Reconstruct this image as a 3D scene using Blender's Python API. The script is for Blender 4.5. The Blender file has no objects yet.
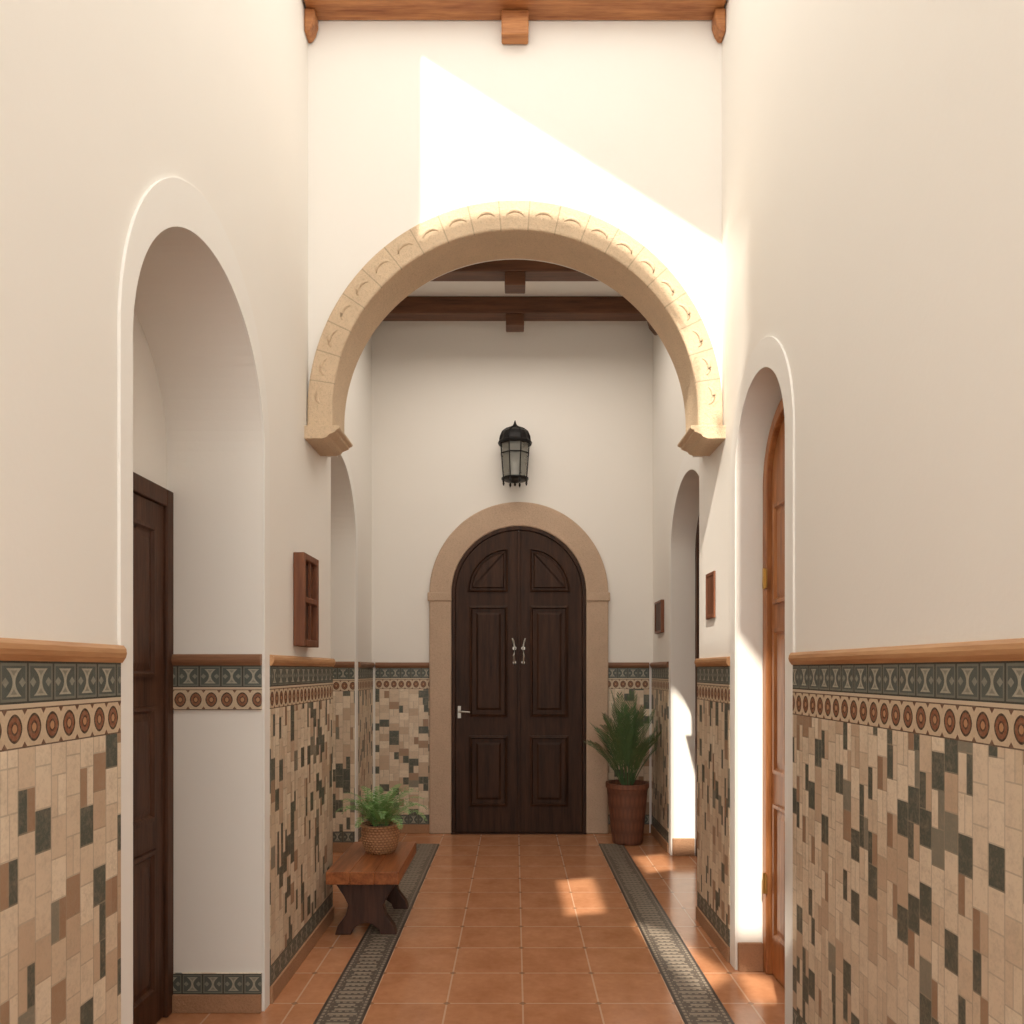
import bpy, bmesh, math, random
from mathutils import Vector, Matrix, Quaternion
from mathutils.geometry import delaunay_2d_cdt
random.seed(7)
scene = bpy.context.scene
COL = scene.collection
try:
    scene.view_settings.view_transform = 'Standard'
    scene.view_settings.look = 'None'
except Exception as e:
    print(e)
F, CX, CY, EYE = 760.0, 515.0, 670.0, 1.5

# ---------------------------------------------------------------- node helper
class E:
    def __init__(s, nt, sock): s.nt, s.s = nt, sock
    def op(s, o, b=None, c=None):
        n = s.nt.nodes.new('ShaderNodeMath'); n.operation = o
        s.nt.links.new(s.s, n.inputs[0])
        for i, v in ((1, b), (2, c)):
            if v is None: continue
            if isinstance(v, E): s.nt.links.new(v.s, n.inputs[i])
            else: n.inputs[i].default_value = v
        return E(s.nt, n.outputs[0])
    def __add__(s, o): return s.op('ADD', o)
    def __sub__(s, o): return s.op('SUBTRACT', o)
    def __mul__(s, o): return s.op('MULTIPLY', o)
    def __truediv__(s, o): return s.op('DIVIDE', o)
    def lt(s, o): return s.op('LESS_THAN', o)
    def gt(s, o): return s.op('GREATER_THAN', o)
    def abs(s): return s.op('ABSOLUTE')
    def floor(s): return s.op('FLOOR')
    def frac(s): return s.op('FRACT')
    def pw(s, o): return s.op('POWER', o)
    def mx(s, o): return s.op('MAXIMUM', o)
    def mn(s, o): return s.op('MINIMUM', o)

def new_mat(name, rough=0.6, metal=0.0, spec=0.5):
    m = bpy.data.materials.new(name); m.use_nodes = True
    nt = m.node_tree; b = nt.nodes['Principled BSDF']
    b.inputs['Roughness'].default_value = rough
    b.inputs['Metallic'].default_value = metal
    b.inputs['Specular IOR Level'].default_value = spec
    return m, nt, b
def coords(nt):
    tc = nt.nodes.new('ShaderNodeTexCoord'); sp = nt.nodes.new('ShaderNodeSeparateXYZ')
    nt.links.new(tc.outputs['Object'], sp.inputs[0])
    return tc, E(nt, sp.outputs[0]), E(nt, sp.outputs[1]), E(nt, sp.outputs[2])
def combine(nt, x, y, z=0.0):
    n = nt.nodes.new('ShaderNodeCombineXYZ')
    for i, v in enumerate((x, y, z)):
        if isinstance(v, E): nt.links.new(v.s, n.inputs[i])
        else: n.inputs[i].default_value = v
    return n.outputs[0]
def wn(nt, x, y, z=0.0):
    n = nt.nodes.new('ShaderNodeTexWhiteNoise'); n.noise_dimensions = '3D'
    nt.links.new(combine(nt, x, y, z), n.inputs['Vector'])
    return E(nt, n.outputs['Value'])
def noise(nt, vec, scale, detail=4, rough=0.55):
    n = nt.nodes.new('ShaderNodeTexNoise')
    n.inputs['Scale'].default_value = scale; n.inputs['Detail'].default_value = detail
    n.inputs['Roughness'].default_value = rough
    nt.links.new(vec, n.inputs['Vector'])
    return E(nt, n.outputs['Fac'])
def mixc(nt, f, a, b):
    n = nt.nodes.new('ShaderNodeMix'); n.data_type = 'RGBA'
    if isinstance(f, E): nt.links.new(f.s, n.inputs[0])
    else: n.inputs[0].default_value = f
    for i, v in ((6, a), (7, b)):
        if isinstance(v, (tuple, list)): n.inputs[i].default_value = (*v[:3], 1)
        else: nt.links.new(v, n.inputs[i])
    return n.outputs[2]
def bump(nt, b, h, strength=0.3, dist=0.01):
    n = nt.nodes.new('ShaderNodeBump'); n.inputs['Strength'].default_value = strength
    n.inputs['Distance'].default_value = dist
    nt.links.new(h.s, n.inputs['Height']); nt.links.new(n.outputs[0], b.inputs['Normal'])

def mat_plaster(name, c, bs=0.12):
    m, nt, b = new_mat(name, 0.85, spec=0.2)
    tc, x, y, z = coords(nt)
    n1 = noise(nt, tc.outputs['Object'], 1.3, 3); n2 = noise(nt, tc.outputs['Object'], 45, 5)
    c2 = tuple(v * 0.96 for v in c)
    nt.links.new(mixc(nt, n1, c2, c), b.inputs['Base Color'])
    bump(nt, b, n2, bs, 0.004); return m
def mat_stone(name, c, joints=False):
    m, nt, b = new_mat(name, 0.85, spec=0.2)
    tc, x, y, z = coords(nt)
    n1 = noise(nt, tc.outputs['Object'], 6, 5); n2 = noise(nt, tc.outputs['Object'], 70, 6, 0.7)
    f = (n1 * 0.6 + n2 * 0.6).op('SUBTRACT', 0.1)
    col = mixc(nt, f, tuple(v * 0.74 for v in c), tuple(min(1, v * 1.14) for v in c))
    n3 = noise(nt, tc.outputs['Object'], 130, 3, 0.7)
    col = mixc(nt, n3.lt(0.42) * 0.3, col, tuple(v * 0.55 for v in c))
    h = n2
    if joints:
        a = (z - 2.88).op('ARCTAN2', x)
        fr = (a * (21 / math.pi)).frac()
        j = fr.lt(0.045) * z.gt(2.9) * y.lt(4.05)
        col = mixc(nt, j * 0.5, col, tuple(v * 0.45 for v in c))
        h = n2 - j
    nt.links.new(col, b.inputs['Base Color']); bump(nt, b, h, 0.8, 0.010); return m
def mat_wood(name, c1, c2, axis='z', rough=0.45, sc=1.0, spec=0.4):
    m, nt, b = new_mat(name, rough, spec=spec)
    tc, x, y, z = coords(nt)
    mp = nt.nodes.new('ShaderNodeMapping'); nt.links.new(tc.outputs['Object'], mp.inputs[0])
    s = {'x': (1.2, 14, 14), 'y': (14, 1.2, 14), 'z': (14, 14, 1.2)}[axis]
    mp.inputs['Scale'].default_value = [v * sc for v in s]
    n1 = noise(nt, mp.outputs[0], 1.6, 6, 0.65); n2 = noise(nt, mp.outputs[0], 7, 4)
    f = ((n1 - 0.5) * 2.2 + 0.5 + (n2 - 0.5) * 0.6).mx(0.0).mn(1.0)
    nt.links.new(mixc(nt, f, c1, c2), b.inputs['Base Color'])
    bump(nt, b, n2, 0.25, 0.004); return m
def mat_plain(name, c, rough=0.5, metal=0.0, nz=0.15):
    m, nt, b = new_mat(name, rough, metal)
    tc, x, y, z = coords(nt)
    n1 = noise(nt, tc.outputs['Object'], 18, 4)
    nt.links.new(mixc(nt, n1, tuple(v * (1 - nz) for v in c), tuple(min(1, v * (1 + nz)) for v in c)), b.inputs['Base Color'])
    return m

SLATE = (0.095, 0.108, 0.095)
def slate_pattern(nt, u, v, cell, wear):
    p = (u / cell).frac() - 0.5
    ap, av = p.abs(), v.abs()
    border = ap.gt(0.465).mx(av.gt(0.45))
    rim = (ap.gt(0.41).mx(av.gt(0.385)))
    h = ap - (av * av * 2.0 + 0.05)
    hour = h.lt(0.0) * av.lt(0.33)
    inner = h.lt(-0.09) * av.lt(0.28)
    s = (ap - 0.30).abs() + av
    dia = s.lt(0.12)
    c = mixc(nt, rim * 0.55, SLATE, (0.24, 0.235, 0.185))
    c = mixc(nt, hour * (wear * 0.9 + 0.35), c, (0.44, 0.41, 0.32))
    c = mixc(nt, inner * 0.5, c, (0.10, 0.105, 0.09))
    c = mixc(nt, dia * (wear + 0.1), c, (0.34, 0.33, 0.26))
    return mixc(nt, border * 0.85, c, (0.035, 0.035, 0.03))
def mat_dado():
    m, nt, b = new_mat('mosaic_dado', 0.42)
    tc, x, y, z = coords(nt)
    u = x + y + 20.0
    ncol = noise(nt, tc.outputs['Object'], 26, 6, 0.75); nfine = noise(nt, tc.outputs['Object'], 110, 5, 0.75)
    far = y.gt(6.9)
    W = far * 0.030 + 0.060; H = far * -0.034 + 0.100
    col = (u / W).floor()
    off = wn(nt, col, 3.3) * 0.25 + (col * 0.5).frac()
    vv = z / H + off
    row = vv.floor(); fu = (u / W).frac(); fv = vv.frac()
    flag = wn(nt, col, row, 21.0).lt(0.38)
    cut = wn(nt, col, row, 31.0) * 0.15 + 0.42
    half = fu.op('GREATER_THAN', cut) * flag
    colh = col + half * 0.5
    r = wn(nt, colh, row, 1.7); r2 = wn(nt, colh, row, 8.1)
    base = mixc(nt, r2, (0.66, 0.52, 0.375), (0.82, 0.70, 0.54))
    base = mixc(nt, r.lt(0.36), base, (0.58, 0.43, 0.30))
    base = mixc(nt, r.lt(0.24), base, (0.38, 0.245, 0.155))
    base = mixc(nt, r.lt(0.19), base, (0.24, 0.225, 0.175))
    base = mixc(nt, r.lt(0.155), base, (0.09, 0.102, 0.082))
    base = mixc(nt, half * r.lt(0.42), base, (0.34, 0.21, 0.13))
    base = mixc(nt, half * r.lt(0.33), base, (0.09, 0.10, 0.08))
    mott = ((ncol - 0.45) * 1.4 + (nfine - 0.5) * 1.1).mx(0.0).mn(0.6)
    base = mixc(nt, mott, base, (0.40, 0.32, 0.23))
    g = fu.lt(0.065).mx(fv.lt(0.04)).mx((fu - cut).abs().lt(0.03) * flag)
    mos = mixc(nt, g * 0.5, base, (0.38, 0.31, 0.225))
    top = slate_pattern(nt, u, (z - 1.4725) / 0.095, 0.095, nfine)
    bot = slate_pattern(nt, u, (z - 0.125) / 0.09, 0.09, nfine)
    cell = 0.068
    p = (u / cell).frac() - 0.5; q = (z - 1.37) / 0.09
    ap, aq = p.abs(), q.abs()
    d = (ap / 0.38).pw(1.8) + (aq / 0.36).pw(1.8)
    mc = mixc(nt, d.lt(1.0), (0.62, 0.49, 0.34), (0.05, 0.027, 0.018))
    mc = mixc(nt, d.lt(0.70), mc, (0.24, 0.085, 0.04))
    mc = mixc(nt, d.lt(0.26), mc, (0.08, 0.032, 0.02))
    mc = mixc(nt, d.lt(0.12), mc, (0.48, 0.25, 0.12))
    cr = ((ap - 0.5).abs() + (aq - 0.5).abs()).lt(0.17)
    mc = mixc(nt, cr, mc, (0.15, 0.07, 0.045))
    mc = mixc(nt, aq.gt(0.46), mc, (0.13, 0.08, 0.055))
    mc = mixc(nt, (nfine - 0.42).mx(0.0) * 1.4, mc, (0.40, 0.30, 0.20))
    c = mixc(nt, z.gt(1.325), mos, mc)
    c = mixc(nt, z.gt(1.415), c, (0.60, 0.49, 0.36))
    c = mixc(nt, z.gt(1.425), c, top)
    c = mixc(nt, z.lt(0.17), c, bot)
    nt.links.new(c, b.inputs['Base Color'])
    bump(nt, b, ncol * 0.5 + nfine * 0.5 - g, 0.5, 0.004)
    return m
def mat_floor():
    m, nt, b = new_mat('terracotta_tiles', 0.22)
    tc, x, y, z = coords(nt)
    T = 0.342
    a = (x + (10 * T - 0.035)) / T; c = (y + 10 * T) / T
    fx, fy = a.frac(), c.frac()
    r = wn(nt, a.floor(), c.floor())
    n1 = noise(nt, tc.outputs['Object'], 5, 5, 0.65); n2 = noise(nt, tc.outputs['Object'], 28, 5)
    f = ((n1 - 0.5) * 1.2 + (n2 - 0.5) * 0.5 + r * 0.15 + 0.50).mx(0.0).mn(1.0)
    base = mixc(nt, f, (0.37, 0.145, 0.065), (0.62, 0.30, 0.155))
    e = (fx - 0.5).abs().mx((fy - 0.5).abs())
    g = e.gt(0.488)
    col = mixc(nt, g * 0.65, base, (0.66, 0.46, 0.32))
    cd = ((fx - 0.5).abs() + (fy - 0.5).abs())
    col = mixc(nt, cd.gt(0.95) * 0.6, col, (0.16, 0.08, 0.045))
    nt.links.new(col, b.inputs['Base Color'])
    rr = n2 * 0.14 + 0.08
    nt.links.new(rr.s, b.inputs['Roughness'])
    bump(nt, b, n2 * 0.25 - g, 0.16, 0.003)
    return m
def mat_inlay(xc, w):
    m, nt, b = new_mat('mosaic_inlay', 0.4)
    tc, x, y, z = coords(nt)
    s = (x - xc) / w
    n2 = noise(nt, tc.outputs['Object'], 40, 5); n3 = noise(nt, tc.outputs['Object'], 90, 4, 0.7)
    asx = s.abs()
    tt = y / 0.045 + 200
    ft = tt.frac(); r = wn(nt, tt.floor(), 2.0)
    bar = ft.gt(0.30) * ft.lt(0.72) * asx.lt(r * 0.16 + 0.16)
    dots = (((s * 7 + 20).frac() - 0.5).abs().lt(0.28)) * ft.lt(0.22) * asx.lt(0.34)
    rail = asx.gt(0.37) * asx.lt(0.43) * (y / 0.03 + 50).frac().lt(0.62)
    c = mixc(nt, n3, (0.07, 0.056, 0.045), (0.15, 0.12, 0.095))
    c = mixc(nt, bar.mx(rail).mx(dots) * (n3 * 0.6 + 0.35), c, (0.42, 0.35, 0.27))
    c = mixc(nt, asx.gt(0.445), c, (0.065, 0.05, 0.042))
    nt.links.new(c, b.inputs['Base Color']); bump(nt, b, n2 + bar * 0.8, 0.5, 0.004)
    return m
def mat_weave(name, c1, c2, cx, cy, n=22, vs=0.022, bs=0.7):
    m, nt, b = new_mat(name, 0.6)
    tc, x, y, z = coords(nt)
    a = (y - cy).op('ARCTAN2', x - cx) * (n / (2 * math.pi)) + n
    v = z / vs
    w = ((a + v.floor() * 0.5).frac() - 0.5).abs() * 2; h = ((v.frac()) - 0.5).abs() * 2
    f = (w * w + h * h).mn(1.0)
    n2 = noise(nt, tc.outputs['Object'], 30, 4)
    nt.links.new(mixc(nt, (f * 0.8 + n2 * 0.3).mn(1.0), c1, c2), b.inputs['Base Color'])
    bump(nt, b, (f * -1.0), bs, 0.01); return m

WALL = mat_plaster('white_plaster', (0.88, 0.85, 0.80))
TRIMW = mat_plaster('smooth_white_plaster', (0.89, 0.87, 0.83), 0.05)
STONE = mat_stone('carved_sandstone', (0.73, 0.56, 0.385), True)
STONE2 = mat_stone('pink_sandstone', (0.60, 0.44, 0.32))
BASEM = mat_stone('terracotta_baseboard', (0.46, 0.26, 0.15))
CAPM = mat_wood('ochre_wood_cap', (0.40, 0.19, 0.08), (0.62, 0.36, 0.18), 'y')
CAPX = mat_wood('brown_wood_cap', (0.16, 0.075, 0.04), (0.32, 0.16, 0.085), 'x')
DADO = mat_dado(); FLOORM = mat_floor()
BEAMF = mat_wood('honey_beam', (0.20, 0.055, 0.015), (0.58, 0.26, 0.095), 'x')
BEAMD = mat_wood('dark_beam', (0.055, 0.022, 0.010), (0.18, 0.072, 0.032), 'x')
DOORD = mat_wood('dark_walnut', (0.016, 0.007, 0.0045), (0.070, 0.030, 0.015), 'z', 0.5, 1.0, 0.22)
DOORB = mat_wood('brown_door', (0.035, 0.014, 0.008), (0.11, 0.048, 0.026), 'z', 0.5, 1.0, 0.25)
DOORO = mat_wood('orange_oak', (0.22, 0.07, 0.022), (0.52, 0.22, 0.08), 'z', 0.35)
BENCH = mat_wood('reddish_bench_wood', (0.13, 0.032, 0.012), (0.44, 0.16, 0.055), 'y', 0.3)
BENCHD = mat_wood('dark_bench_leg', (0.03, 0.014, 0.01), (0.10, 0.045, 0.03), 'z', 0.4)
BOXW = mat_wood('red_brown_wood', (0.10, 0.030, 0.012), (0.24, 0.09, 0.04), 'z', 0.45)
IRON = mat_plain('black_iron', (0.012, 0.011, 0.011), 0.45, 0.6)
SILVER = mat_plain('silver_metal', (0.42, 0.39, 0.35), 0.35, 1.0)
BRASS = mat_plain('brass', (0.55, 0.36, 0.13), 0.35, 1.0)
SOIL = mat_plain('soil', (0.05, 0.03, 0.02), 0.95)
LEAF = mat_plain('palm_green', (0.08, 0.15, 0.055), 0.5, 0, 0.5)
FERN = mat_plain('fern_green', (0.16, 0.30, 0.09), 0.5, 0, 0.5)
STEM = mat_plain('brown_stem', (0.10, 0.07, 0.03), 0.7)
BLOCKM = mat_plain('sun_blocker_white', (0.88, 0.86, 0.82), 0.9, 0, 0.02)  # plain white for the added, unseen sun blocker
gm, gnt, gb = new_mat('smoky_lantern_glass', 0.2)
gtc, _, _, _ = coords(gnt)
gnt.links.new(mixc(gnt, noise(gnt, gtc.outputs['Object'], 9), (0.20, 0.20, 0.175), (0.36, 0.35, 0.30)), gb.inputs['Base Color'])
gb.inputs['Alpha'].default_value = 0.6
GLASS = gm

# ---------------------------------------------------------------- mesh helpers
def finish(o, label=None, category=None, kind=None, parent=None, group=None):
    if label: o['label'] = label
    if parent is None and category: o['category'] = category
    if kind: o['kind'] = kind
    if group: o['group'] = group
    if parent is not None:
        o.parent = parent
        o.matrix_parent_inverse = Matrix.Translation(-parent.location)
    return o
def mk(name, verts, faces, mat, smooth=False, bevel=0, normals=True, **kw):
    me = bpy.data.meshes.new(name); me.from_pydata([tuple(v) for v in verts], [], faces)
    me.update()
    if normals:
        bm = bmesh.new(); bm.from_mesh(me)
        bmesh.ops.recalc_face_normals(bm, faces=bm.faces); bm.to_mesh(me); bm.free()
    me.materials.append(mat)
    if smooth:
        for p in me.polygons: p.use_smooth = True
    o = bpy.data.objects.new(name, me); COL.objects.link(o)
    if bevel:
        b = o.modifiers.new('b', 'BEVEL'); b.width = bevel; b.segments = 2; b.limit_method = 'ANGLE'
    return finish(o, **kw)
def empty(name, loc, label, category, kind=None, group=None):
    o = bpy.data.objects.new(name, None); o.empty_display_size = 0.05; o.location = loc
    COL.objects.link(o)
    return finish(o, label, category, kind, None, group)
def cat(*parts):
    V, Fc = [], []
    for v, f in parts:
        n = len(V); V += list(v); Fc += [tuple(i + n for i in q) for q in f]
    return V, Fc
def boxg(x0, x1, y0, y1, z0, z1):
    V = [(x, y, z) for x in (x0, x1) for y in (y0, y1) for z in (z0, z1)]
    Fc = [(0, 1, 3, 2), (4, 6, 7, 5), (0, 4, 5, 1), (2, 3, 7, 6), (0, 2, 6, 4), (1, 5, 7, 3)]
    return V, Fc
PX = lambda a, b, d: (d, a, b)
PY = lambda a, b, d: (a, d, b)
def prismg(out, mp, d0, d1):
    n = len(out)
    V = [mp(a, b, d0) for a, b in out] + [mp(a, b, d1) for a, b in out]
    Fc = [tuple(range(n)), tuple(range(2 * n - 1, n - 1, -1))]
    Fc += [(i, (i + 1) % n, n + (i + 1) % n, n + i) for i in range(n)]
    return V, Fc
def bandg(inn, out, mp, d0, d1):
    n = len(inn)
    V = [mp(a, b, d0) for a, b in inn] + [mp(a, b, d0) for a, b in out] + [mp(a, b, d1) for a, b in inn] + [mp(a, b, d1) for a, b in out]
    Fc = []
    for i in range(n - 1):
        Fc += [(i, i + 1, n + i + 1, n + i), (2 * n + i, 3 * n + i, 3 * n + i + 1, 2 * n + i + 1),
               (i, 2 * n + i, 2 * n + i + 1, i + 1), (n + i, n + i + 1, 3 * n + i + 1, 3 * n + i)]
    Fc += [(0, n, 3 * n, 2 * n), (n - 1, 3 * n - 1, 4 * n - 1, 2 * n - 1)]
    return V, Fc
def tubeg(pts, r, seg=8, closed=False):
    pts = [Vector(p) for p in pts]; V, Fc = [], []
    n = len(pts)
    for i, p in enumerate(pts):
        if closed: t = pts[(i + 1) % n] - pts[i - 1]
        else: t = pts[min(i + 1, n - 1)] - pts[max(i - 1, 0)]
        q = t.to_track_quat('Z', 'Y')
        rr = r[i] if isinstance(r, (list, tuple)) else r
        for k in range(seg):
            a = 2 * math.pi * k / seg
            V.append(p + q @ Vector((rr * math.cos(a), rr * math.sin(a), 0)))
    m = n if closed else n - 1
    for i in range(m):
        for k in range(seg):
            a, b = i * seg, ((i + 1) % n) * seg
            Fc.append((a + k, a + (k + 1) % seg, b + (k + 1) % seg, b + k))
    if not closed:
        Fc.append(tuple(range(seg))); Fc.append(tuple((n - 1) * seg + k for k in range(seg - 1, -1, -1)))
    return V, Fc
def latheg(prof, cx, cy, seg=40):
    V, Fc = [], []
    for r, z in prof:
        for k in range(seg):
            a = 2 * math.pi * k / seg; V.append((cx + r * math.cos(a), cy + r * math.sin(a), z))
    for i in range(len(prof) - 1):
        for k in range(seg):
            Fc.append((i * seg + k, i * seg + (k + 1) % seg, (i + 1) * seg + (k + 1) % seg, (i + 1) * seg + k))
    Fc.append(tuple(range(seg))); Fc.append(tuple((len(prof) - 1) * seg + k for k in range(seg)))
    return V, Fc
def panel(name, out, mp, d_base, sgn, mat, steps=((0.016, 0.0), (0.012, -0.014), (0.03, 0.010)), h=0.012, **kw):
    me = bpy.data.meshes.new(name); bm = bmesh.new()
    n = len(out)
    va = [bm.verts.new(mp(a, b, d_base)) for a, b in out]; vb = [bm.verts.new(mp(a, b, d_base + sgn * h)) for a, b in out]
    front = bm.faces.new(vb)
    for i in range(n): bm.faces.new((va[i], va[(i + 1) % n], vb[(i + 1) % n], vb[i]))
    bmesh.ops.recalc_face_normals(bm, faces=bm.faces)
    ax = Vector(mp(0, 0, 1)) - Vector(mp(0, 0, 0))
    bm.normal_update()
    if front.normal.dot(ax) * sgn < 0:
        bmesh.ops.reverse_faces(bm, faces=bm.faces); bm.normal_update()
    for th, dp in steps:
        bmesh.ops.inset_region(bm, faces=[front], thickness=th, depth=dp, use_even_offset=True)
    bm.to_mesh(me); bm.free(); me.materials.append(mat)
    o = bpy.data.objects.new(name, me); COL.objects.link(o)
    return finish(o, **kw)
def arcpts(c, ry, rz, zs, zb=None, n=40):
    p = [(c - ry * math.cos(math.pi * i / n), zs + rz * math.sin(math.pi * i / n)) for i in range(n + 1)]
    if zb is not None: p = [(c - ry, zb)] + p + [(c + ry, zb)]
    return p

# ---------------------------------------------------------------- dimensions
WN = 1.11; WL, WR = -1.32, 1.27; YA0, YA1 = 4.08, 4.50; YP = 4.58; YB = 7.0
HN = 5.3; HB = 4.75
def side_wall(name, X, y0, y1, H, ops, **kw):
    parts = []; N = 40
    edges = [y0]
    for o in ops: edges += [o['c'] - o['ry'], o['c'] + o['ry']]
    edges.append(y1)
    def q(a, b, c, d): parts.append(([a, b, c, d], [(0, 1, 2, 3)]))
    for i in range(0, len(edges), 2):
        q((X, edges[i], 0), (X, edges[i + 1], 0), (X, edges[i + 1], H), (X, edges[i], H))
    for o in ops:
        P = arcpts(o['c'], o['ry'], o['rz'], o['zs'], None, N); B = o['xb']
        for (a, za), (b, zb) in zip(P[:-1], P[1:]):
            q((X, a, za), (X, b, zb), (X, b, H), (X, a, H))
            q((X, a, za), (X, b, zb), (B, b, zb), (B, a, za))
            q((B, a, 0), (B, b, 0), (B, b, zb), (B, a, za))
        for yy in (o['c'] - o['ry'], o['c'] + o['ry']):
            q((X, yy, 0), (B, yy, 0), (B, yy, o['zs']), (X, yy, o['zs']))
    V, Fc = cat(*parts)
    return mk(name, V, Fc, WALL, normals=False, kind='structure', category='wall', **kw)
L1 = dict(c=2.765, ry=0.575, rz=0.56, zs=2.46, xb=-1.53)
R1 = dict(c=3.45, ry=0.35, rz=0.38, zs=2.47, xb=1.30)
L2 = dict(c=5.67, ry=0.60, rz=0.60, zs=2.52, xb=-1.74)
R2 = dict(c=5.58, ry=0.57, rz=0.50, zs=2.45, xb=1.52)
side_wall('wall_left_near', -WN, -1.5, YP, HN, [L1], label='white plaster corridor wall with a deep arched niche')
side_wall('wall_right_near', WN, -1.5, YP, HN, [R1], label='sunlit white plaster corridor wall with an arched doorway')
side_wall('wall_left_far', WL, YP, YB, HB, [L2], label='shaded white plaster wall with an arched niche')
side_wall('wall_right_far', WR, YP, YB, HB, [R2], label='white plaster wall with an arched niche past the arch')
mk('wall_return', *cat(([(-WN, YP, 0), (WL, YP, 0), (WL, YP, HN), (-WN, YP, HN)], [(0, 1, 2, 3)]),
                       ([(WN, YP, 0), (WR, YP, 0), (WR, YP, HN), (WN, YP, HN)], [(0, 1, 2, 3)])), WALL, normals=False,
   kind='structure', category='wall', label='narrow plaster returns behind the arch piers')
mk('wall_back', [(WL, YB, 0), (WR, YB, 0), (WR, YB, HB), (WL, YB, HB)], [(0, 1, 2, 3)], WALL, normals=False,
   kind='structure', category='wall', label='white plaster end wall around the dark double door')
P = arcpts(0, 1.05, 1.05, 2.88, None, 56); parts = []
for (a, za), (b, zb) in zip(P[:-1], P[1:]):
    for yy in (YA0, YA1): parts.append(([(a, yy, za), (b, yy, zb), (b, yy, HN), (a, yy, HN)], [(0, 1, 2, 3)]))
    parts.append(([(a, YA0, za), (b, YA0, zb), (b, YA1, zb), (a, YA1, za)], [(0, 1, 2, 3)]))
for s in (-1, 1):
    parts.append(boxg(min(s * 1.05, s * WN), max(s * 1.05, s * WN), YA0, YA1, 2.76, HN))
mk('wall_arch', *cat(*parts), WALL, normals=False, kind='structure', category='wall', label='white plaster wall above the carved stone arch')
mk('floor', *boxg(-1.8, 1.8, -2.5, YB + .05, -0.1, 0), FLOORM, kind='structure', category='floor', label='polished square terracotta floor tiles')
mk('ceiling', *boxg(WL - .1, WR + .1, YA1, YB + .1, HB, HB + 0.1), WALL, kind='structure', category='ceiling', label='white plaster ceiling between dark timber beams')

# ---------------------------------------------------------------- niche surrounds
def surround(name, X, inward, o, ryo, rzo, lab, th=0.010):
    inn = arcpts(o['c'], o['ry'], o['rz'], o['zs'], 0.0, 48); out = arcpts(o['c'], ryo, rzo, o['zs'], 0.0, 48)
    mk(name, *bandg(inn, out, PX, X, X + inward * th), TRIMW, bevel=0.0015, kind='structure', category='trim', label=lab)
surround('trim_1', -WN, 1, L1, 0.645, 0.72, 'flat white plaster surround of an arched niche')
surround('trim_2', WN, -1, R1, 0.44, 0.51, 'flat white plaster surround of a sunlit arched doorway')
surround('trim_3', WL, 1, L2, 0.68, 0.72, 'flat white plaster surround of a shaded niche')
surround('trim_4', WR, -1, R2, 0.65, 0.64, 'flat white plaster surround of a niche past the arch')

# ---------------------------------------------------------------- dado panels
tn = [5]
def trimname():
    n = 'trim_%d' % tn[0]; tn[0] += 1; return n
capprof = [(0, 0), (0.016, 0.0), (0.020, 0.006), (0.026, 0.014), (0.029, 0.026), (0.027, 0.038), (0.020, 0.048), (0, 0.05)]
def dado(axis, fixed, inward, a0, a1, side, lo=0.08, cap=CAPM, base=True, full=True):
    t = 0.012
    f0, f1 = sorted((fixed, fixed + inward * t))
    if axis == 'x':
        bx = lambda z0, z1, e=f0, g=f1: boxg(e, g, a0, a1, z0, z1)
    else:
        bx = lambda z0, z1, e=f0, g=f1: boxg(a0, a1, e, g, z0, z1)
    if full: geo = bx(lo, 1.52)
    else: geo = cat(bx(1.325, 1.52), bx(0.08, 0.17))
    mk(trimname(), *geo, DADO, kind='structure', category='tiled dado',
       label='glazed mosaic dado of beige, brown and slate tiles with patterned borders')
    V = []
    n = len(capprof)
    for a in (a0, a1):
        for d, z in capprof:
            V.append((fixed + inward * d, a, 1.52 + z) if axis == 'x' else (a, fixed + inward * d, 1.52 + z))
    Fc = [(i, (i + 1) % n, n + (i + 1) % n, n + i) for i in range(n)] + [tuple(range(n)), tuple(range(2 * n - 1, n - 1, -1))]
    mk(trimname(), V, Fc, cap, kind='structure', category='dado rail', label='rounded ochre rail capping the tiled dado')
    if base:
        g0, g1 = sorted((fixed, fixed + inward * 0.022))
        geo = boxg(g0, g1, a0, a1, 0, 0.08) if axis == 'x' else boxg(a0, a1, g0, g1, 0, 0.08)
        mk('baseboard_' + side, *geo, BASEM, bevel=0.004, kind='structure', category='baseboard', label='low terracotta-coloured stone baseboard')
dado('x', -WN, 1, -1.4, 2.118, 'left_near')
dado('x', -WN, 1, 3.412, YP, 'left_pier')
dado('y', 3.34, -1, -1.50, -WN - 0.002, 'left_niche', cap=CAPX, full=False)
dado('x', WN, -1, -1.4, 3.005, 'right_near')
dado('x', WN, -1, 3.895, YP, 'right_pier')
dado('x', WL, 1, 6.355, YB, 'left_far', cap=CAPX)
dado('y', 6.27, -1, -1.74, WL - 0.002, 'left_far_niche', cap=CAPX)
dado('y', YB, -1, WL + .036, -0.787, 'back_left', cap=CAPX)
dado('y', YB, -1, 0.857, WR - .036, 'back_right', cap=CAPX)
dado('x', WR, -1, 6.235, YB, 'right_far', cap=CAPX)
mk('baseboard_right_niche', *boxg(WN + .002, 1.234, 3.775, 3.80, 0, 0.14), BASEM, bevel=.004, kind='structure', category='baseboard', label='tan stone baseboard in the arched doorway')
mk('baseboard_right_far_niche', *boxg(WR + .002, 1.45, 6.125, 6.15, 0, 0.14), BASEM, bevel=.004, kind='structure', category='baseboard', label='tan stone baseboard of the sunlit niche')
mk(trimname(), *boxg(-0.855, -0.65, -1.5, 6.55, -0.002, 0.003), mat_inlay(-0.7525, 0.205), kind='structure', category='floor border', label='dark grey patterned mosaic strip set in the floor')
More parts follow.
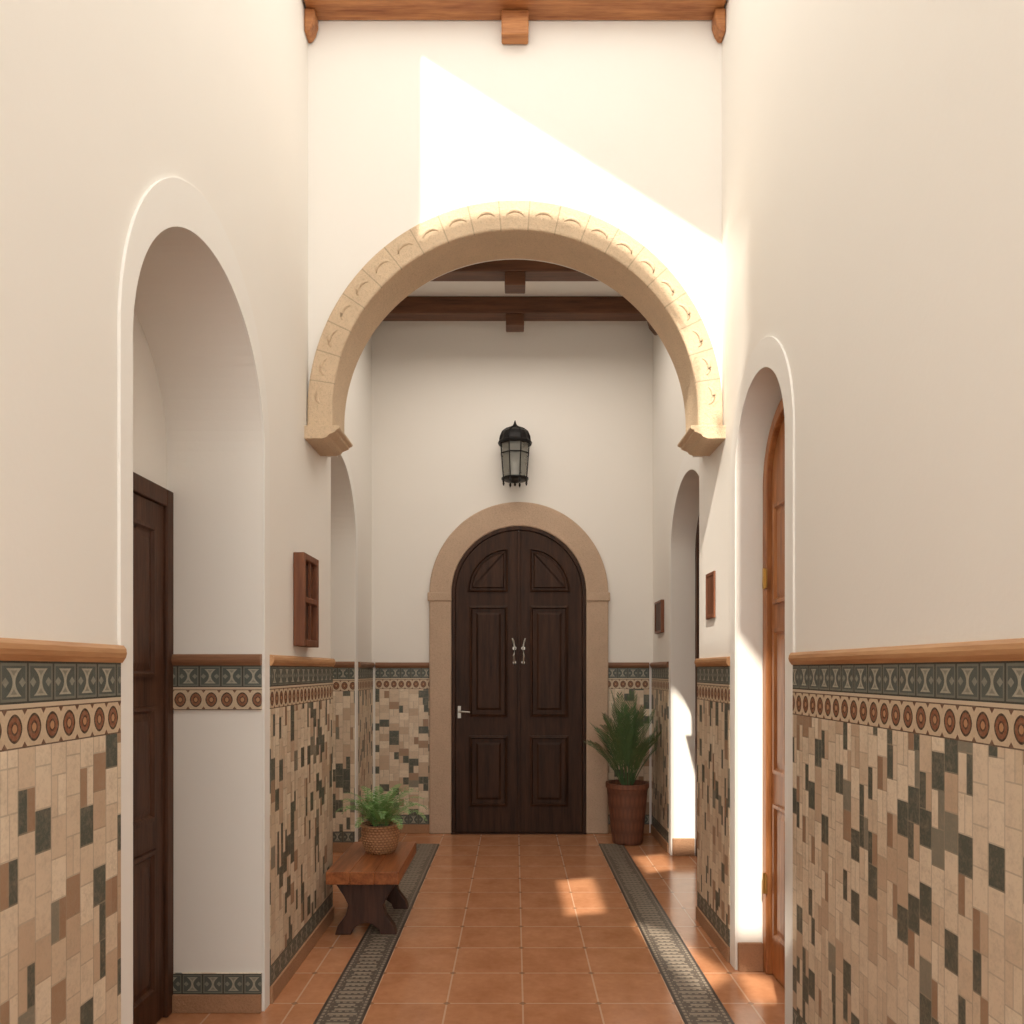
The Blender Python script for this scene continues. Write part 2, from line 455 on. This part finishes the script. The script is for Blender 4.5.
mk(trimname(), *boxg(0.72, 0.93, -1.5, 6.55, -0.002, 0.003), mat_inlay(0.825, 0.21), kind='structure', category='floor border', label='dark grey patterned mosaic strip, partly sunlit')

# ---------------------------------------------------------------- big stone arch
arch = empty('stone_arch', (0, 4.2, 2.63), 'carved tan sandstone arch spanning the corridor on moulded corbels', 'arch')
arch['kind'] = 'structure'
inn = arcpts(0, 0.97, 0.96, 2.88, 2.78, 72); out = arcpts(0, 1.105, 1.12, 2.88, 2.78, 72)
mk('arch_ring', *bandg(inn, out, PY, 4.035, 4.33), STONE, bevel=0.01, parent=arch)
geo = []
for i in range(21):
    a = math.pi * (i + 0.5) / 21
    c = Vector((1.037 * math.cos(a), 4.035, 2.88 + 1.04 * math.sin(a)))
    er = Vector((math.cos(a), 0, math.sin(a))); et = Vector((-math.sin(a), 0, math.cos(a)))
    pts, rad = [], []
    for k in range(13):
        b = math.radians(12 + 156 * k / 12)
        pts.append(c - er * 0.014 + et * 0.046 * math.cos(b) + er * 0.034 * math.sin(b))
        rad.append(0.003 + 0.0075 * math.sin(math.pi * k / 12))
    V, Fc = tubeg(pts, rad, 8)
    V = [Vector((v.x, 4.035 + (v.y - 4.035) * 0.7, v.z)) for v in V]
    geo.append((V, Fc))
mk('carved_scallop_ornament', *cat(*geo), STONE, smooth=True, parent=arch)
for s in (-1, 1):
    pr = [(1.112, 2.79), (0.93, 2.79), (0.924, 2.782), (0.928, 2.772), (0.945, 2.766), (0.947, 2.756), (0.962, 2.75), (0.982, 2.742), (0.99, 2.73), (1.015, 2.72), (1.112, 2.72)]
    pr = [(s * a, b) for a, b in pr]
    mk('corbel', *prismg(pr, PY, 4.005, 4.335), STONE, bevel=0.003, parent=arch)

# ---------------------------------------------------------------- ceiling beams
def beam(name, geo, mat, parent=None, **kw): return mk(name, *geo, mat, bevel=0.008, parent=parent, **kw)
fb = empty('ceiling_beam', (0, 4.0, 4.84), 'honey-coloured timber beam with end brackets above the arch', 'beam')
fb['kind'] = 'structure'
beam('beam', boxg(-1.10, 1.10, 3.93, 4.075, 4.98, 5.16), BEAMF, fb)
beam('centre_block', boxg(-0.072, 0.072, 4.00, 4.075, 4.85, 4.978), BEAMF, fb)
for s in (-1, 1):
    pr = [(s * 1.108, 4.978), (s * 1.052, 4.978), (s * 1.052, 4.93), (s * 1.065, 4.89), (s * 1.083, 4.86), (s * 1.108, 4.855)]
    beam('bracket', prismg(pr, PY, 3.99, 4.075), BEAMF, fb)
for yb, dz in ((6.6, 0.0), (5.82, -0.045), (5.05, 0.0)):
    rb = empty('ceiling_beam', (0, yb, 4.50), 'dark brown timber ceiling beam with a centre block', 'beam')
    rb['kind'] = 'structure'
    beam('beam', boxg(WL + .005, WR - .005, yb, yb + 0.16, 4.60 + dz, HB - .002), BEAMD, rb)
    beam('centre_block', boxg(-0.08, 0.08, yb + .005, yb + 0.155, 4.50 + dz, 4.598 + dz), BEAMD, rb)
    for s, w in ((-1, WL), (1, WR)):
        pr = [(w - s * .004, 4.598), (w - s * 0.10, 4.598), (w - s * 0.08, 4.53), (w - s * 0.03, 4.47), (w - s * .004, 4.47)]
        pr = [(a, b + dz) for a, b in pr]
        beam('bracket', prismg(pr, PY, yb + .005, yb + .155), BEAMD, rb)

# ---------------------------------------------------------------- back double door
DX = 0.035; R = 0.617; ZS = 2.20
mk('trim_door_surround', *bandg(arcpts(DX, R, R, ZS, 0, 60), arcpts(DX, 0.82, 0.84, ZS, 0, 60), PY, YB - 0.05, YB), STONE2, bevel=0.012,
   kind='structure', category='door surround', label='rounded pinkish sandstone surround of the arched double door')
geo = []
for s in (-1, 1):
    a, b = sorted((DX + s * (R - 0.001), DX + s * 0.835)); geo.append(boxg(a, b, YB - 0.062, YB - 0.001, ZS - 0.07, ZS + 0.01))
mk('trim_impost', *cat(*geo), STONE2, bevel=.01, kind='structure', category='impost', label='shallow sandstone impost blocks at the door arch spring')
dr = empty('door_1', (DX, YB - .04, 0), 'dark walnut arched double door with raised panels', 'door'); dr['kind'] = 'structure'
jin = arcpts(DX, R - 0.035, R - 0.035, ZS, 0, 48); jout = arcpts(DX, R - .001, R - .001, ZS, 0, 48)
mk('door_frame', *bandg(jin, jout, PY, YB - 0.045, YB - .002), DOORD, bevel=.004, parent=dr)
for s in (-1, 1):
    r = R - 0.037; n = 20
    out = [(DX + s * 0.004, 0.012), (DX + s * r, 0.012)] + [(DX + s * r * math.cos(math.pi / 2 * i / n), ZS + r * math.sin(math.pi / 2 * i / n)) for i in range(n)] + [(DX + s * 0.004, ZS + r)]
    lf = mk('door_leaf', *prismg(out, PY, YB - 0.034, YB - .004), DOORD, bevel=.003, parent=dr)
    fy = YB - 0.034
    xa, xb = 0.10, 0.455
    rect = lambda z0, z1: [(DX + s * xa, z0), (DX + s * xb, z0), (DX + s * xb, z1), (DX + s * xa, z1)]
    ST = ((0.02, 0.008), (0.014, -0.030), (0.014, 0.0), (0.035, 0.022))
    panel('door_panel', rect(0.25, 0.90), PY, fy, -1, DOORD, steps=ST, parent=lf).matrix_parent_inverse = Matrix()
    panel('door_panel', rect(1.07, 2.09), PY, fy, -1, DOORD, steps=ST, parent=lf).matrix_parent_inverse = Matrix()
    q = [(DX + s * xa, 2.215)] + [(DX + s * (xa + 0.37 * math.cos(math.pi / 2 * i / 16)), 2.215 + 0.40 * math.sin(math.pi / 2 * i / 16)) for i in range(17)]
    panel('door_panel', q, PY, fy, -1, DOORD, steps=((0.012, 0.008), (0.010, -0.026), (0.008, 0), (0.015, 0.018)), parent=lf).matrix_parent_inverse = Matrix()
    hx = DX + s * 0.04
    g = cat(tubeg([(hx, fy - .002, 1.555), (hx, fy - .02, 1.56), (hx + s * .006, fy - .035, 1.63), (hx - s * .004, fy - .035, 1.70), (hx + s * .012, fy - .02, 1.765), (hx + s * .02, fy - .01, 1.79)], [.009, .008, .010, .008, .010, .005], 8),
            tubeg([(hx, fy - .002, 1.70), (hx, fy - .012, 1.70)], .018, 10), tubeg([(hx, fy - .002, 1.57), (hx, fy - .012, 1.57)], .015, 10))
    mk('door_handle', *g, SILVER, parent=dr, label='silver ornate pull handle')
lx = DX - 0.545
mk('lever_handle', *cat(boxg(lx - .014, lx + .014, YB - .042, YB - .034, 1.06, 1.17), tubeg([(lx, YB - .04, 1.12), (lx, YB - .08, 1.12), (lx + .03, YB - .085, 1.12), (lx + .10, YB - .085, 1.115)], .009, 8)),
   SILVER, parent=dr, label='silver lever handle')
mk('astragal', *boxg(DX - .016, DX + .016, YB - .046, YB - .036, 0.012, 2.77), DOORD, bevel=.004, parent=dr)
mk('threshold', *boxg(DX - R, DX + R, YB - .07, YB - .001, 0, 0.011), DOORD, parent=dr)

# ---------------------------------------------------------------- side doors
d3 = empty('door_2', (1.29, 3.45, 0), 'arched orange oak door with brass hinges in a plaster niche', 'door'); d3['kind'] = 'structure'
ji = arcpts(3.45, 0.29, 0.31, 2.40, 0, 40); jo = arcpts(3.45, 0.345, 0.37, 2.40, 0, 40)
mk('door_frame', *bandg(ji, jo, PX, 1.235, 1.298), DOORO, bevel=.006, parent=d3)
out = arcpts(3.45, 0.288, 0.308, 2.40, 0.01, 30)
mk('door_leaf', *prismg(out, PX, 1.262, 1.296), DOORO, bevel=.003, parent=d3)
for z0, z1 in ((0.2, 0.85), (1.0, 1.7), (1.82, 2.3)):
    for y0, y1 in ((3.21, 3.42), (3.48, 3.69)):
        panel('door_panel', [(y0, z0), (y1, z0), (y1, z1), (y0, z1)], PX, 1.262, -1, DOORO, parent=d3)
for z in (0.45, 1.95):
    mk('hinge', *cat(tubeg([(1.228, 3.745, z - .05), (1.228, 3.745, z + .05)], .009, 10), boxg(1.230, 1.236, 3.72, 3.77, z - .045, z + .045)), BRASS, parent=d3, label='brass hinge')
d4 = empty('door_3', (-1.52, 2.8, 0), 'dark brown panelled wooden door in a deep arched niche', 'door'); d4['kind'] = 'structure'
mk('door_frame', *cat(boxg(-1.529, -1.497, 3.275, 3.337, 0, 2.28), boxg(-1.529, -1.497, 2.24, 2.31, 0, 2.28), boxg(-1.529, -1.497, 2.31, 3.275, 2.205, 2.28)), DOORB, bevel=.006, parent=d4)
mk('door_leaf', *boxg(-1.528, -1.512, 2.312, 3.273, 0.01, 2.203), DOORB, bevel=.003, parent=d4)
for z0, z1 in ((0.15, 0.75), (0.87, 1.35), (1.47, 2.10)):
    for y0, y1 in ((2.40, 2.74), (2.83, 3.18)):
        panel('door_panel', [(y0, z0), (y1, z0), (y1, z1), (y0, z1)], PX, -1.512, 1, DOORB, parent=d4)
d5 = empty('door_4', (1.51, 5.58, 0), 'arched dark wooden door at the back of a plaster niche', 'door'); d5['kind'] = 'structure'
mk('door_frame', *bandg(arcpts(5.58, 0.50, 0.44, 2.43, 0, 40), arcpts(5.58, 0.562, 0.49, 2.43, 0, 40), PX, 1.455, 1.518), DOORB, bevel=.005, parent=d5)
mk('door_leaf', *prismg(arcpts(5.58, 0.498, 0.438, 2.43, 0.01, 30), PX, 1.475, 1.516), DOORB, bevel=.003, parent=d5)
for z0, z1 in ((0.2, 0.95), (1.1, 2.2)):
    for y0, y1 in ((5.17, 5.53), (5.63, 5.99)):
        panel('door_panel', [(y0, z0), (y1, z0), (y1, z1), (y0, z1)], PX, 1.475, -1, DOORB, parent=d5)

# ---------------------------------------------------------------- wall boxes / frames
wb = empty('wall_cabinet', (-1.08, 3.95, 1.62), 'small red-brown wooden wall cabinet with two recessed openings above the dado', 'cabinet')
X0, X1 = -1.109, -1.052
mk('cabinet_frame', *cat(boxg(X0, X1, 3.80, 3.83, 1.62, 2.09), boxg(X0, X1, 4.05, 4.08, 1.62, 2.09), boxg(X0, X1, 3.83, 4.05, 1.62, 1.655), boxg(X0, X1, 3.83, 4.05, 2.055, 2.09),
                         boxg(X0, X1, 3.83, 4.05, 1.84, 1.87)), BOXW, bevel=.004, parent=wb)
mk('back_panel', *boxg(X0, X0 + .02, 3.831, 4.049, 1.656, 2.054), DOORB, parent=wb)
mk('glazing_bar', *cat(boxg(-1.07, -1.058, 3.93, 3.945, 1.656, 1.839), boxg(-1.07, -1.058, 3.93, 3.945, 1.871, 2.054)), BOXW, parent=wb)
def pframe(x, s, y0, y1, z0, z1, mat, fmat, lab, th=.03):
    e = empty('wooden_wall_plaque', (x, (y0 + y1) / 2, z0), lab, 'wall plaque')
    xa, xb = sorted((x - s * .001, x - s * th)); w = .022
    mk('frame', *cat(boxg(xa, xb, y0, y0 + w, z0, z1), boxg(xa, xb, y1 - w, y1, z0, z1), boxg(xa, xb, y0 + w, y1 - w, z0, z0 + w), boxg(xa, xb, y0 + w, y1 - w, z1 - w, z1)), mat, bevel=.003, parent=e)
    xa, xb = sorted((x - s * .001, x - s * th * .75))
    mk('plaque_face', *boxg(xa, xb, y0 + w, y1 - w, z0 + w, z1 - w), fmat, parent=e)
pframe(WN, 1, 4.20, 4.38, 1.79, 2.05, BOXW, BOXW, 'small brown wooden framed plaque hanging on the sunlit pier', th=.012)
pframe(WR, 1, 6.46, 6.76, 1.82, 2.10, BOXW, DOORB, 'small dark wooden plaque on the shaded wall near the palm', th=.03)

# ---------------------------------------------------------------- lantern
LXc, LYc = 0.0, 6.84
la = empty('wall_lantern', (LXc, YB, 3.16), 'black iron wall lantern with domed top and smoky glass', 'lantern')
def hexr(r, z, n=8): return [(LXc + r * math.cos(2 * math.pi * (k + .5) / n), LYc + r * math.sin(2 * math.pi * (k + .5) / n), z) for k in range(n)]
geo = []
zt, zb_, rt, rb_ = 3.53, 3.22, 0.138, 0.112
T8, B8 = hexr(rt, zt), hexr(rb_, zb_)
for a, b in zip(T8, B8): geo.append(tubeg([a, b], .0055, 6))
for r_, z_ in ((rt, zt), (rb_, zb_), (rt * .96, zt - .09)): geo.append(tubeg(hexr(r_, z_), .006, 6, True))
mk('lantern_cage', *cat(*geo), IRON, parent=la)
V = hexr(rt - .008, zt) + hexr(rb_ - .008, zb_)
mk('lantern_glass', V, [(k, (k + 1) % 8, 8 + (k + 1) % 8, 8 + k) for k in range(8)], GLASS, parent=la)
mk('lantern_base', *latheg([(0.004, 3.155), (0.012, 3.165), (0.008, 3.18), (0.05, 3.195), (0.10, 3.205), (0.122, 3.215), (0.122, 3.228), (0.002, 3.23)], LXc, LYc, 24), IRON, parent=la)
mk('candle_tube', *latheg([(0.002, 3.231), (0.022, 3.231), (0.022, 3.36), (0.012, 3.37), (0.002, 3.372)], LXc, LYc, 14), TRIMW, parent=la, label='white candle tube')
for k in range(8):
    p = hexr(0.112, 3.213)[k]; mk('foot', *tubeg([p, (p[0], p[1], 3.19), (p[0], p[1], 3.17)], [.005, .010, .004], 6), IRON, parent=la)
mk('lantern_roof', *latheg([(0.002, 3.53), (0.15, 3.53), (0.155, 3.545), (0.145, 3.56), (0.14, 3.575), (0.135, 3.60), (0.115, 3.635), (0.08, 3.662), (0.035, 3.68), (0.014, 3.69), (0.022, 3.702), (0.012, 3.715), (0.004, 3.745)], LXc, LYc, 16), IRON, parent=la)
geo = []
for k in range(8):
    a = 2 * math.pi * (k + .5) / 8
    geo.append(tubeg([(LXc + r * math.cos(a), LYc + r * math.sin(a), z) for r, z in ((.148, 3.555), (.142, 3.59), (.122, 3.635), (.085, 3.665), (.038, 3.685), (.01, 3.70))], .005, 6))
mk('roof_rib', *cat(*geo), IRON, smooth=True, parent=la)
mk('wall_bracket', *cat(boxg(-.035, .035, YB - .012, YB - .001, 3.45, 3.68), tubeg([(0, YB - .01, 3.6), (0, YB - .05, 3.66), (0, LYc + .02, 3.69), (0, LYc, 3.69)], .01, 8)), IRON, parent=la)

# ---------------------------------------------------------------- bench
bn = empty('bench', (-0.85, 4.55, 0), 'small reddish wooden bench with dark trestle legs beside the wall', 'bench')
geo = []
for i in range(3):
    x0 = -1.045 + i * 0.135; geo.append(boxg(x0, x0 + 0.1345, 4.19, 4.94, 0.315, 0.385))
mk('seat', *cat(*geo), BENCH, bevel=.004, parent=bn)
for y0 in (4.30, 4.76):
    c = -0.845
    left = [(-0.17, 0.314), (-0.165, 0.28), (-0.125, 0.22), (-0.10, 0.17), (-0.115, 0.11), (-0.16, 0.05), (-0.175, 0.0), (-0.085, 0.0), (-0.07, 0.035), (-0.035, 0.06), (0, 0.068)]
    pr = [(c + a, b) for a, b in left] + [(c - a, b) for a, b in reversed(left[:-1])]
    mk('leg', *prismg(pr, PY, y0, y0 + 0.055), BENCHD, bevel=.005, parent=bn)
mk('stretcher', *boxg(-0.865, -0.825, 4.356, 4.759, 0.15, 0.21), BENCHD, bevel=.004, parent=bn)

# ---------------------------------------------------------------- plants
def frondg(base, az, L, el0, droop, nl, ll, lw, rng, stem_r=.004, start=.2, curl=0.5, fwd=0.75, clamp=None):
    parts = []; n = 14; pts = []
    p = Vector(base); el = el0; d = Vector((math.cos(az), math.sin(az), 0))
    for i in range(n + 1):
        pts.append(p.copy()); p = p + (d * math.cos(el) + Vector((0, 0, math.sin(el)))) * (L / n); el -= droop * 2 * (i + .5) / n / n
    parts.append(tubeg(pts, [stem_r * (1 - .8 * i / n) for i in range(n + 1)], 5))
    side = Vector((-math.sin(az), math.cos(az), 0))
    for k in range(nl):
        t = start + (1 - start) * (k + .5) / nl; f = t * n; i = min(int(f), n - 1); q = pts[i].lerp(pts[i + 1], f - i)
        tg = (pts[i + 1] - pts[i]).normalized()
        le = ll * (math.sin(math.pi * (0.18 + 0.74 * (t - start) / (1 - start)))) * rng.uniform(.8, 1.15)
        for s in (-1, 1):
            dr_ = (side * s * 0.75 + tg * fwd + Vector((0, 0, rng.uniform(-.1, .2)))).normalized()
            wv = tg.cross(dr_).cross(dr_).normalized() * lw
            m1 = q + dr_ * le * .45; m2 = q + dr_ * le * .8 - Vector((0, 0, le * .06 * curl)); e = q + dr_ * le - Vector((0, 0, le * .25 * curl))
            V = [q - wv * .3, q + wv * .3, m1 + wv, m1 - wv, m2 + wv * .6, m2 - wv * .6, e]
            parts.append((V, [(0, 1, 2, 3), (3, 2, 4, 5), (5, 4, 6)]))
    V, Fc = cat(*parts)
    if clamp:
        V = [Vector((clamp[0] + .02 * math.tanh((v[0] - clamp[0]) * 3) if v[0] > clamp[0] else v[0],
                     clamp[1] + .02 * math.tanh((v[1] - clamp[1]) * 3) if v[1] > clamp[1] else v[1], v[2])) for v in V]
    return V, Fc
pcx, pcy = 0.975, 6.60
pp = empty('potted_palm', (pcx, pcy, 0), 'dark green palm in a tall brown tapered pot beside the door', 'potted plant')
POTM = mat_weave('brown_fluted_pot', (0.21, 0.08, 0.042), (0.13, 0.05, 0.028), pcx, pcy, 26, .11, 0.25)
mk('pot', *latheg([(0.01, 0.003), (0.122, 0.003), (0.130, 0.02), (0.145, 0.15), (0.162, 0.32), (0.175, 0.46), (0.178, 0.478), (0.187, 0.485), (0.187, 0.525), (0.165, 0.525), (0.16, 0.47), (0.01, 0.465)], pcx, pcy, 48), POTM, parent=pp)
mk('soil', *latheg([(0.01, 0.467), (0.158, 0.467), (0.155, 0.485), (0.01, 0.492)], pcx, pcy, 24), SOIL, parent=pp)
rng = random.Random(11); geo = []
for i in range(26):
    az = i * 2.39996 + rng.uniform(-.25, .25); t = i / 26
    el = math.radians(89 - 30 * t + rng.uniform(-4, 4)); L = rng.uniform(.84, .98) * (1 - .34 * t)
    if math.sin(az) > .35: L *= .88
    if math.cos(az) > .3: L *= .84
    if math.cos(az) < -.6: L *= .92
    geo.append(frondg((pcx + .035 * math.cos(az), pcy + .035 * math.sin(az), .48), az, L, el, math.radians(10 + 38 * t), 24, .14, .0048, rng, .005, .28, .15, 1.15, (1.225, 6.95)))
mk('palm_frond', *cat(*geo), LEAF, normals=False, parent=pp)
mk('stem', *tubeg([(pcx, pcy, .47), (pcx, pcy, .53), (pcx, pcy, .60)], [.04, .035, .02], 10), STEM, parent=pp)
fx, fy_ = -0.825, 4.66; fz = 0.386
pf = empty('potted_fern', (fx, fy_, fz), 'bright green feathery fern in a small woven basket on the bench', 'potted plant')
BASK = mat_weave('tan_basket', (0.62, 0.34, 0.17), (0.30, 0.14, 0.065), fx, fy_, 30, .016)
mk('basket', *latheg([(0.01, fz), (0.085, fz), (0.098, fz + .02), (0.113, fz + .07), (0.118, fz + .12), (0.112, fz + .155), (0.118, fz + .16), (0.118, fz + .175), (0.102, fz + .175), (0.10, fz + .14), (0.01, fz + .138)], fx, fy_, 40), BASK, smooth=True, parent=pf)
mk('soil', *latheg([(0.01, fz + .14), (0.098, fz + .14), (0.09, fz + .152), (0.01, fz + .156)], fx, fy_, 20), SOIL, parent=pf)
geo = []
for i in range(32):
    az = i * 2.39996; t = i / 32
    L = rng.uniform(.29, .37)
    if math.cos(az) < -.3: L *= .88
    geo.append(frondg((fx + .035 * math.cos(az), fy_ + .035 * math.sin(az), fz + .15), az, L, math.radians(84 - 42 * t + rng.uniform(-6, 6)), math.radians(85 + 35 * t), 34, .046, .0026, rng, .0014, .16, .2, .30))
mk('fern_frond', *cat(*geo), FERN, normals=False, parent=pf)

# ---------------------------------------------------------------- sun canopy added out of view, openings shaped for the sun patches
S = Vector((0.25, 1.0, -1.0)); ZC = 7.0
def ray(px, py): return Vector(((px - CX) / F, 1.0, (CY - py) / F))
def hit(px, py, axis, val):
    d = ray(px, py)
    if axis == 'y': t = val
    elif axis == 'x': t = val / d.x
    else: t = (val - EYE) / d.z
    return Vector((0, 0, EYE)) + d * t
def up(p):
    t = ZC - p.z; return (p.x - S.x * t, p.y - S.y * t)
polys = []  # holes traced back along the sun from the wanted lit patches
pl = [Vector((-0.5, YA0, 4.79)), Vector((1.13, YA0, 3.76)), Vector((1.13, YA0, 2.80)), Vector((1.0, YA0, 2.80))]
pl += [Vector((1.0 * math.cos(math.radians(a)), YA0, 2.88 + 1.0 * math.sin(math.radians(a)))) for a in range(0, 121, 6)]
polys.append([up(p) for p in pl])
polys.append([up(hit(x, y, 'x', WN)) for x, y in ((723, 252), (746, 236), (748, 340), (739, 400), (736, 480), (735, 655), (699, 655), (699, 470), (723, 462))])
polys.append([up(hit(x, y, 'y', 3.80)) for x, y in ((735, 632), (766, 672), (766, 935), (735, 935))])
polys.append([up(hit(x, y, 'z', 0)) for x, y in ((558, 881), (592, 878), (605, 912), (567, 916))])
polys.append([up(hit(x, y, 'z', 0)) for x, y in ((632, 922), (668, 932), (730, 976), (704, 992), (660, 956))])
polys.append([up(hit(x, y, 'y', 6.15)) for x, y in ((671, 688), (698, 715), (698, 850), (671, 850))])
polys.append([up(hit(x, y, 'z', 0)) for x, y in ((738, 972), (768, 978), (786, 1000), (752, 1004))])
polys.append([up(hit(x, y, 'z', 0)) for x, y in ((634, 857), (664, 854), (674, 869), (648, 873))])
vc = [(-3.1, -8.5), (1.9, -8.5), (1.9, 4.3), (-3.1, 4.3)]; ed = [(0, 1), (1, 2), (2, 3), (3, 0)]
for p in polys:
    n = len(vc); vc += p; ed += [(n + i, n + (i + 1) % len(p)) for i in range(len(p))]
res = delaunay_2d_cdt([Vector(v) for v in vc], ed, [], 1, 1e-5)
def inside(p, poly):
    c = False; n = len(poly)
    for i in range(n):
        (x1, y1), (x2, y2) = poly[i], poly[(i + 1) % n]
        if (y1 > p[1]) != (y2 > p[1]) and p[0] < (x2 - x1) * (p[1] - y1) / (y2 - y1) + x1: c = not c
    return c
cv, cf = res[0], res[2]
keep = []
for f in cf:
    c = sum((cv[i] for i in f), Vector((0, 0))) / len(f)
    if not any(inside(c, p) for p in polys): keep.append(tuple(f))
mk('sun_blocker', [(v.x, v.y, ZC) for v in cv], keep, BLOCKM, normals=False, kind='structure', category='blocker', label='added unseen sun canopy with cut openings above the corridor')

# ---------------------------------------------------------------- lights
sl = bpy.data.lights.new('sun', 'SUN'); sl.energy = 7.0; sl.angle = math.radians(0.5); sl.color = (1.0, 0.91, 0.77)
so = bpy.data.objects.new('sun', sl); so.rotation_mode = 'QUATERNION'; so.rotation_quaternion = S.to_track_quat('-Z', 'Y'); so.location = (-2, -8, 12); COL.objects.link(so)
w = bpy.data.worlds.new('world'); scene.world = w; w.use_nodes = True
bg = w.node_tree.nodes['Background']; bg.inputs[0].default_value = (1.0, 0.955, 0.885, 1); bg.inputs[1].default_value = 2.5
al = bpy.data.lights.new('soft_fill_light', 'AREA'); al.shape = 'RECTANGLE'; al.size = 1.8; al.size_y = 1.8; al.energy = 28; al.color = (1, .91, .80)  # added fill lamp brightening the far section, no fixture there
ao = bpy.data.objects.new('soft_fill_light', al); ao.location = (0, 5.5, 4.40); COL.objects.link(ao)

# ---------------------------------------------------------------- camera
cam = bpy.data.cameras.new('camera'); co = bpy.data.objects.new('camera', cam); COL.objects.link(co)
co.location = (0, 0, EYE); co.rotation_euler = (math.pi / 2, 0, 0)
cam.sensor_width = 36; cam.sensor_fit = 'HORIZONTAL'; cam.lens = F / 1024 * 36
cam.shift_x = -(CX - 512) / 1024; cam.shift_y = (CY - 512) / 1024
cam.clip_start = 0.05
scene.camera = co
